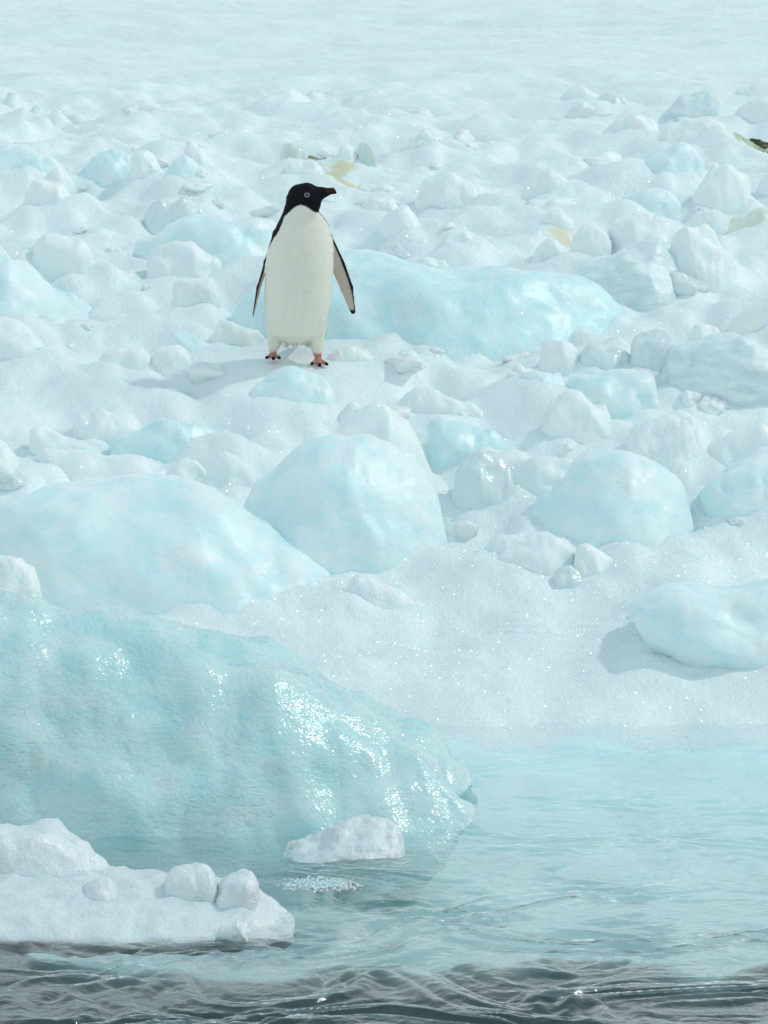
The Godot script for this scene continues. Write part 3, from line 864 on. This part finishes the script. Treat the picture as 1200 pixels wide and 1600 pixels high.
	["ice_slab",-1.058,0.597,-19.160,0.200,[-0.202,0.021,-0.183,0.097,-0.083,0.079,0.051,0.045,0.141,0.023,0.191,0.008],[],"pale",-0.35,0.85,0.22,0.07,1,1.6,5,0,"slanted ice plate left of the turquoise patch","ice",""],
	["ice_block",-0.721,0.565,-19.056,0.255,[-0.257,0.079,-0.17,0.136,-0.036,0.153,0.075,0.149,0.164,0.109,0.209,0.065,0.248,0.004],[],"azure",-0.35,0.85,0.22,0.07,1,2,5,0,"turquoise ice block between the penguin and the long rounded block","ice",""],
	["ice_block",-0.962,0.518,-18.900,0.258,[-0.296,0.032,-0.231,0.112,-0.099,0.118,0.056,0.102,0.166,0.08,0.282,0.032],[],"pale",-0.35,0.85,0.22,0.07,1,2,5,0,"wide pale block just behind the long rounded block","ice",""],
	["ice_lump",-1.297,0.488,-18.796,0.278,[-0.174,0.198,-0.045,0.215,0.01,0.171,0.043,0.093,0.132,0.079,0.155,0.019],[],"snow",-0.35,0.85,0.22,0.07,1,2,5,0,"stepped white lump at the left edge behind the long rounded block","ice",""],
	["ice_lump",-0.688,0.517,-18.892,0.142,[-0.086,0.013,-0.049,0.073,-0.006,0.104,0.05,0.085,0.081,0.042],[],"pale",-0.35,0.85,0.22,0.07,1,1.5,5,0,"rounded small lump behind the long rounded block's right shoulder","ice",""],
	["ice_lump",-0.555,0.480,-18.768,0.211,[-0.128,0.046,-0.059,0.098,-0.015,0.154,0.029,0.16,0.073,0.138,0.122,0.097],[],"pale",-0.35,0.85,0.22,0.07,1,1.6,5,0,"peaked lump left of the egg shaped block","ice",""],
	["ice_lump",-0.328,0.702,-19.516,0.251,[-0.178,0.001,-0.128,0.102,-0.037,0.152,0.054,0.147,0.146,0.091,0.173,0.001],[],"blue",-0.35,0.85,0.22,0.07,1,1.8,1,0,"soft pale mound just below the penguin's feet","ice",""],
	["snow_lump",-0.124,0.685,-19.460,0.104,[-0.061,0.003,-0.012,0.054,0.022,0.077,0.061,0.033],[],"snow",-0.35,0.85,0.22,0.07,1,1,5,0,"little snow knob above the egg shaped block","ice",""],
	["snow_lump",0.200,0.705,-19.528,0.156,[-0.173,0.007,-0.121,0.076,-0.041,0.092,0.027,0.062,0.175,0.002],[],"snow",-0.35,0.85,0.22,0.07,1,1.5,5,0,"low snow mound right of and below the penguin","ice",""],
	["ice_block",-1.559,1.264,-23.224,0.223,[-0.257,0.07,-0.07,0.122,0.012,0.133,0.12,0.109,0.202,0.082,0.242,0.008],[],"blue",-0.35,0.85,0.4,0.07,1,1.6,5,0,"blue ice block at the left edge near the snowfield","ice",""],
	["ice_block",-1.184,1.264,-23.224,0.190,[-0.138,0.009,-0.063,0.083,0.004,0.118,0.072,0.119,0.113,0.084,0.128,0.004],[],"blue",-0.35,0.85,0.4,0.07,1,1.6,5,0,"left half of the split blue block near the snowfield","ice",""],
	["ice_block",-0.995,1.256,-23.144,0.128,[-0.078,0.011,-0.068,0.108,-0.031,0.137,0.023,0.113,0.056,0.059,0.073,-0.002],[],"pale",-0.35,0.85,0.4,0.07,1,1.6,5,0,"right half of the split blue block near the snowfield","ice",""],
	["ice_block",-0.825,1.242,-22.984,0.209,[-0.127,0.008,-0.093,0.082,-0.035,0.121,0.006,0.135,0.06,0.089,0.106,0.042,0.12,-0.003],[],"blue",-0.35,0.85,0.4,0.07,1,1.6,5,0,"triangular blue block up the slope, left of the penguin's head","ice",""],
	["snow_lump",-0.795,1.293,-23.564,0.133,[-0.081,0.02,-0.057,0.101,-0.037,0.123,0.012,0.082,0.076,0.006],[],"snow",-0.35,0.85,0.22,0.07,1,1,4,0,"white spiky snow lump behind the triangular blue block","ice",""],
	["ice_lump",-1.345,1.187,-22.400,0.230,[-0.151,0.001,-0.108,0.112,-0.07,0.143,0.022,0.124,0.075,0.059,0.137,0.009],[],"pale",-0.35,0.85,0.22,0.07,1,1.5,5,0,"wet ice lump in front of the blue blocks at the left","ice",""],
	["ice_lump",-1.382,1.252,-23.096,0.146,[-0.091,0.005,-0.006,0.074,0.035,0.095,0.056,0.053,0.082,0.005],[],"pale",-0.35,0.85,0.22,0.07,1,1,5,0,"grey pointed lump against the leftmost blue block","ice",""],
	["ice_lump",-0.863,1.173,-22.252,0.171,[-0.128,-0.01,-0.103,0.036,-0.046,0.1,-0.03,0.093,0.006,0.074,0.058,0.106,0.097,0.062,0.121,0.003],[],"clear",-0.35,0.85,0.22,0.07,1,1.5,5,0,"jagged pale ice lump below the triangular blue block","ice",""],
	["ice_block",-0.691,1.070,-21.388,0.294,[-0.314,0.055,-0.21,0.114,-0.148,0.157,-0.06,0.177,0.04,0.182,0.19,0.165,0.271,0.128,0.304,0.024],[],"blue",-0.35,0.85,0.22,0.07,1,2,4,0,"broad turquoise block left of the penguin's shoulder","ice",""],
	["ice_block",-0.765,1.045,-21.200,0.214,[-0.16,0.005,-0.138,0.085,-0.077,0.122,-0.003,0.132,0.059,0.102,0.122,0.073,0.152,0.015],[],"pale",-0.35,0.85,0.22,0.07,1,1.7,5,0,"pale block in front of the broad turquoise block","ice",""],
	["ice_block",-0.708,0.953,-20.624,0.175,[-0.106,0.025,-0.086,0.108,-0.05,0.13,0.022,0.144,0.071,0.115,0.1,0.037],[],"pale",-0.35,0.85,0.4,0.07,1,1.7,5,0,"round pale block left of the penguin's flipper","ice",""],
	["ice_lump",-0.839,0.950,-20.604,0.043,[-0.039,0.008,-0.016,0.026,0.013,0.026,0.037,0.005],[],"grey",-0.35,0.85,0.22,0.07,1,1,5,0,"little grey ice stone on the snow left of the round pale block","ice",""],
	["ice_block",-1.216,1.025,-21.064,0.247,[-0.154,0.018,-0.126,0.177,-0.04,0.183,0.058,0.164,0.108,0.102,0.139,0.001],[],"pale",-0.35,0.85,0.22,0.07,1,1.8,5,0,"glittering block behind the sloping slab at the left","ice",""],
	["snow_lump",-1.160,1.400,-25.048,0.082,[-0.05,0.006,-0.022,0.049,0.002,0.064,0.028,0.032,0.046,0.003],[],"grey",-0.35,0.85,0.22,0.07,1,1,3,0,"lone grey snow lump at the edge of the smooth snowfield","snow",""],
	["ice_slab",-0.071,1.312,-23.800,0.050,[-0.043,0.001,-0.035,0.067,-0.001,0.081,0.023,0.05,0.043,0.004],[],"greyclear",-0.35,0.6,0.22,0.07,1,1,2,0,"thin grey ice plate standing upright behind the penguin's head","ice",""],
	["ice_lump",-0.395,1.316,-23.860,0.101,[-0.061,0.002,-0.036,0.057,0.034,0.065,0.059,0.016],[],"greyclear",-0.35,0.85,0.22,0.07,1,1,4,0,"greenish grey ice cube left of the yellow brown stain","ice",""],
	["ice_lump",-0.160,1.310,-23.780,0.103,[-0.061,0.005,-0.02,0.062,0.022,0.067,0.061,0.01],[],"pale",-0.35,0.85,0.22,0.07,1,1,5,0,"white lump between the stain and the standing plate","ice",""],
	["ice_lump",-0.333,1.261,-23.192,0.158,[-0.097,0.002,-0.073,0.069,-0.006,0.098,0.062,0.058,0.095,0.002],[],"snow",-0.35,0.85,0.22,0.07,1,1.4,5,0,"white lump just above the penguin's head","ice",""],
	["ice_lump",0.297,1.088,-21.524,0.180,[-0.107,0.005,-0.081,0.079,-0.021,0.111,0.054,0.078,0.109,0.01],[],"pale",-0.35,0.85,0.22,0.07,1,1.5,5,0,"rounded pale block up the slope from the long turquoise block","ice",""],
	["ice_lump",0.291,1.220,-22.752,0.182,[-0.163,0.009,-0.118,0.076,-0.025,0.113,0.068,0.068,0.166,-0.002],[],"snow",-0.35,0.85,0.22,0.07,1,1.5,5,0,"soft white hump right of the penguin's head, up the slope","ice",""],
	["ice_lump",0.067,1.137,-21.916,0.167,[-0.098,0.008,-0.067,0.086,0.009,0.119,0.066,0.073,0.099,0.008],[],"pale",-0.35,0.85,0.22,0.07,1,1.4,5,0,"pale lump right of the penguin's neck","ice",""],
	["ice_lump",-0.018,1.170,-22.224,0.178,[-0.106,0.003,-0.06,0.079,0.005,0.11,0.07,0.072,0.106,0.003],[],"snow",-0.35,0.85,0.22,0.07,1,1.4,5,0,"snowy lump right of the penguin's bill","ice",""],
	["ice_lump",0.144,1.043,-21.770,0.167,[-0.114,-0.002,-0.081,0.065,-0.004,0.103,0.072,0.065,0.115,0.003],[],"pale",-0.35,0.85,0.22,0.07,1,1.4,5,0,"low lump resting against the back of the long turquoise block","ice",""],
	["ice_lump",0.905,1.434,-25.684,0.134,[-0.114,0.005,-0.066,0.061,0.024,0.084,0.099,0.04,0.119,0.002],[],"pale",-0.35,0.85,0.22,0.07,1,1,5,0,"flat grey lump at the top of the rubble, left one of a pair","ice",""],
	["ice_lump",1.066,1.430,-25.604,0.112,[-0.087,0.005,-0.066,0.049,-0.006,0.07,0.054,0.04,0.092,0.003],[],"grey",-0.35,0.85,0.22,0.07,1,1,4,0,"grey cube at the top of the rubble, right one of a pair","ice",""],
	["ice_lump",1.103,1.370,-24.592,0.141,[-0.134,0.01,-0.056,0.063,0.016,0.088,0.079,0.08,0.141,0.015],[],"pale",-0.35,0.85,0.22,0.07,1,1.3,5,0,"smooth low lump right of the upper snow, below the grey cube","ice",""],
	["ice_block",1.386,1.345,-24.248,0.182,[-0.181,0.025,-0.141,0.086,-0.069,0.114,0.03,0.108,0.143,0.072,0.192,0.005],[],"pale",-0.35,0.85,0.22,0.07,1,1.5,5,0,"broad pale block left of the dark green patch","ice",""],
	["ice_block",1.382,1.389,-24.864,0.251,[-0.144,0.027,-0.087,0.094,-0.049,0.129,0.001,0.134,0.045,0.158,0.131,0.129,0.15,0.043,0.158,-0.005],[],"streaked",-0.35,0.85,0.22,0.07,1,1.5,6,0,"craggy grey ice block behind the broad pale one","ice",""],
	["ice_block",1.714,1.383,-24.780,0.212,[-0.152,0.008,-0.127,0.07,-0.063,0.112,0.025,0.133,0.167,0.108],[],"pale",-0.35,0.85,0.22,0.07,1,1.5,5,0,"pale block at the right edge above the dark green patch","ice",""],
	["ice_lump",1.748,1.442,-25.848,0.140,[-0.141,0.002,-0.089,0.058,0.002,0.088,0.151,0.065],[],"pale",-0.35,0.85,0.22,0.07,1,1,5,0,"uppermost lump at the right edge","ice",""],
	["ice_block",1.165,1.247,-23.048,0.281,[-0.187,0.019,-0.112,0.087,-0.031,0.135,0.05,0.167,0.082,0.175,0.144,0.149,0.184,0.077,0.201,-0.005],[],"blue",-0.35,0.85,0.4,0.07,1,1.8,5,0,"large blue grey block on the upper right slope","ice",""],
	["ice_lump",0.913,1.255,-23.128,0.153,[-0.089,0.01,-0.064,0.069,0.004,0.095,0.071,0.079,0.095,0.002],[],"pale",-0.35,0.85,0.22,0.07,1,1.4,5,0,"rounded small block left of the large blue grey one","ice",""],
	["ice_block",1.062,1.180,-22.328,0.183,[-0.148,0.003,-0.097,0.069,-0.032,0.108,0.085,0.113,0.137,0.088,0.157,0.037,0.152,-0.003],[],"blue",-0.35,0.85,0.22,0.07,1,1.6,5,0,"grey topped block below the large blue grey one","ice",""],
	["ice_block",1.352,1.186,-22.388,0.252,[-0.141,0,-0.095,0.074,-0.042,0.152,0.01,0.186,0.115,0.197,0.157,0.142,0.15,0.015],[],"pale",-0.35,0.85,0.22,0.07,1,1.6,5,0,"pale block right of the grey topped one","ice",""],
	["ice_block",0.997,1.104,-21.652,0.211,[-0.135,0.021,-0.112,0.101,-0.035,0.13,0.091,0.131,0.145,0.102,0.141,0.005],[],"pale",-0.35,0.85,0.22,0.07,1,1.6,5,0,"pale block between the grey topped block and the tilted slab","ice",""],
	["ice_block",1.510,1.134,-21.892,0.198,[-0.136,0.04,-0.091,0.102,-0.001,0.122,0.15,0.099],[],"yellow",-0.35,0.85,0.22,0.07,1,1.6,5,0,"yellowish ice block at the right edge","ice",""],
	["ice_lump",0.686,1.236,-22.920,0.164,[-0.116,-0.004,-0.084,0.075,-0.017,0.102,0.063,0.067,0.121,0.007],[],"snow",-0.35,0.85,0.22,0.07,1,1.4,5,0,"soft white hump left of the rounded small block","ice",""],
	["ice_lump",0.710,1.159,-22.116,0.116,[-0.077,0.003,-0.053,0.054,-0.014,0.071,0.037,0.043,0.08,0.008],[],"pale",-0.35,0.85,0.22,0.07,1,1,4,0,"pale lump with a yellow brown stain at its foot","ice",""],
	["ice_lump",0.811,1.101,-21.628,0.149,[-0.085,0.009,-0.042,0.083,0.021,0.108,0.091,0.039],[],"pale",-0.35,0.85,0.22,0.07,1,1.4,5,0,"pale lump just below the yellow brown stain on the right slope","ice",""],
	["ice_lump",0.656,1.071,-21.400,0.152,[-0.087,0.003,-0.057,0.069,-0.002,0.097,0.055,0.062,0.092,0.008],[],"snow",-0.35,0.85,0.22,0.07,1,1.4,5,0,"white lump left of the tilted slab's low end","ice",""],
	["ice_lump",1.649,1.234,-22.904,0.168,[-0.101,0.004,-0.059,0.078,0.008,0.104,0.113,0.044],[],"pale",-0.35,0.85,0.22,0.07,1,1.3,5,0,"lump at the right edge below the dark green patch","ice",""],
	["slush_mound",-0.112,0.009,-15.026,0.300,[-0.177,-0.017,-0.136,0.009,-0.065,0.016,-0.03,0.045,0.041,0.067,0.112,0.06,0.156,0.032,0.175,-0.012],[],"floe",-0.7,1.2,0.22,0,3,2.5,0,0,"white granular slush mound lying against the front of the turquoise block","slush",""],
]

func _ready() -> void:
	# ---- camera
	var cam := Camera3D.new()
	cam.name = "camera"
	add_child(cam)
	cam.position = Vector3(0, 3, 0)
	cam.rotation_degrees = Vector3(-7.7, 0, 0)
	cam.fov = 10.6
	cam.near = 0.1
	cam.far = 2000
	# ---- sky and exposure
	var env := Environment.new()
	env.background_mode = Environment.BG_SKY
	var sky := Sky.new()
	var sm := ProceduralSkyMaterial.new()
	sm.sky_top_color = Color(0.55, 0.68, 0.735)
	sm.sky_horizon_color = Color(0.97, 1.0, 1.0)
	sm.sky_curve = 0.45
	sm.ground_bottom_color = Color(0.5, 0.6, 0.65)
	sm.ground_horizon_color = Color(0.8, 0.88, 0.9)
	sm.sky_energy_multiplier = 1.0
	sm.sun_angle_max = 20.0
	sky.sky_material = sm
	env.sky = sky
	env.background_energy_multiplier = 1.32
	env.tonemap_mode = Environment.TONE_MAPPER_LINEAR
	env.tonemap_exposure = 0.935
	env.volumetric_fog_enabled = true
	env.volumetric_fog_density = 0.0
	env.sdfgi_enabled = true
	env.ssao_enabled = true
	env.ssil_enabled = true
	var we := WorldEnvironment.new()
	we.name = "environment"
	we.environment = env
	add_child(we)
	# ---- sun: high, to the right and behind the ice
	var sun := DirectionalLight3D.new()
	sun.name = "sun"
	add_child(sun)
	sun.look_at_from_position(Vector3(0.63, 0.74, -0.22) * 10.0, Vector3.ZERO, Vector3.UP)
	sun.light_energy = 0.38
	sun.light_color = Color(1.0, 0.985, 0.95)
	sun.light_angular_distance = 2.5
	sun.shadow_enabled = true
	# ---- noises and materials
	n_soft.seed = 1; n_soft.noise_type = FastNoiseLite.TYPE_SIMPLEX_SMOOTH; n_soft.frequency = 1.0; n_soft.fractal_type = FastNoiseLite.FRACTAL_NONE
	n_big.seed = 2; n_big.noise_type = FastNoiseLite.TYPE_SIMPLEX_SMOOTH; n_big.frequency = 1.0; n_big.fractal_octaves = 2
	n_fine.seed = 3; n_fine.noise_type = FastNoiseLite.TYPE_SIMPLEX_SMOOTH; n_fine.frequency = 1.0; n_fine.fractal_octaves = 3
	n_cell.seed = 4; n_cell.noise_type = FastNoiseLite.TYPE_CELLULAR; n_cell.frequency = 1.0; n_cell.fractal_type = FastNoiseLite.FRACTAL_NONE
	n_cell.cellular_return_type = FastNoiseLite.RETURN_DISTANCE
	materials()
	gather_drifts()
	# ---- setting
	var gm := sheet(spread(-2.4, 2.4, 0.021, -160.0, 160.0), spread(16.7, 31.0, 0.021, 16.2, 420.0), "ground")
	tag(put("ground", gm, M.ground), "snow covered slope of ice rubble rising from the water", "", "", "structure")
	var fm := foot_mesh()
	tag(put("submerged_ice_foot", fm, M.foot), "pale turquoise ice foot under the shallow water", "", "", "structure")
	var bed := sheet(PackedFloat32Array([-160, 0, 160]), PackedFloat32Array([-60, 0, 45]), "bed")
	tag(put("seabed", bed, M.seabed), "dark sea floor", "", "", "structure")
	var wm := sheet(spread(-1.35, 1.35, 0.008, -160.0, 160.0), spread(12.7, 17.3, 0.008, -60.0, 17.6), "water")
	tag(put("water", wm, M.water), "rippled clear sea water at the ice edge", "", "", "structure")
	var deep := FogVolume.new()
	deep.name = "sea_body"
	deep.shape = RenderingServer.FOG_VOLUME_SHAPE_BOX
	deep.size = Vector3(30, 2.4, 30)
	deep.position = Vector3(0, -0.035 - 1.2, -3.0)
	var fg := FogMaterial.new()
	fg.density = 0.30
	fg.albedo = Color(0.03, 0.16, 0.16)
	deep.material = fg
	add_child(deep)
	tag(deep, "clear green depth of the sea water", "", "", "structure")
	print("setting done ", Time.get_ticks_msec())
	# ---- ice blocks
	var sd := 1
	var crng := RandomNumberGenerator.new(); crng.seed = 8
	for b in BLOCKS:
		var o := put(b[0], block_mesh(b, sd), M[b[7]])
		o.position = Vector3(b[1], b[2], b[3])
		tag(o, b[16], b[17], b[18])
		sd += 1
		sprinkle(o, crng)
	floe()
	brash()
	print("blocks done ", Time.get_ticks_msec())
	# ---- the bird
	penguin()
	print("penguin done ", Time.get_ticks_msec())
	# ---- small things
	rubble()
	clump("algae_patch", Vector3(1.66, slope_height(24.35), -24.35), Vector3(0.045, 0, 0.09), "algae", 130, 5, "dark green algae patch in the snow at the right edge", "algae")
	clump("algae_patch", Vector3(1.73, slope_height(24.25), -24.25), Vector3(0.085, 0, 0.11), "algae_pale", 70, 6, "yellow green algae fringe beside the dark green patch", "algae")
	clump("dirt_streak", Vector3(-0.21, slope_height(23.95), -23.95), Vector3(0.115, 0, 0.035), "ochre", 90, 7, "olive brown streak of dirt along a snow ledge behind the penguin's head", "dirt")
	crystals()
	print("all done ", Time.get_ticks_msec())
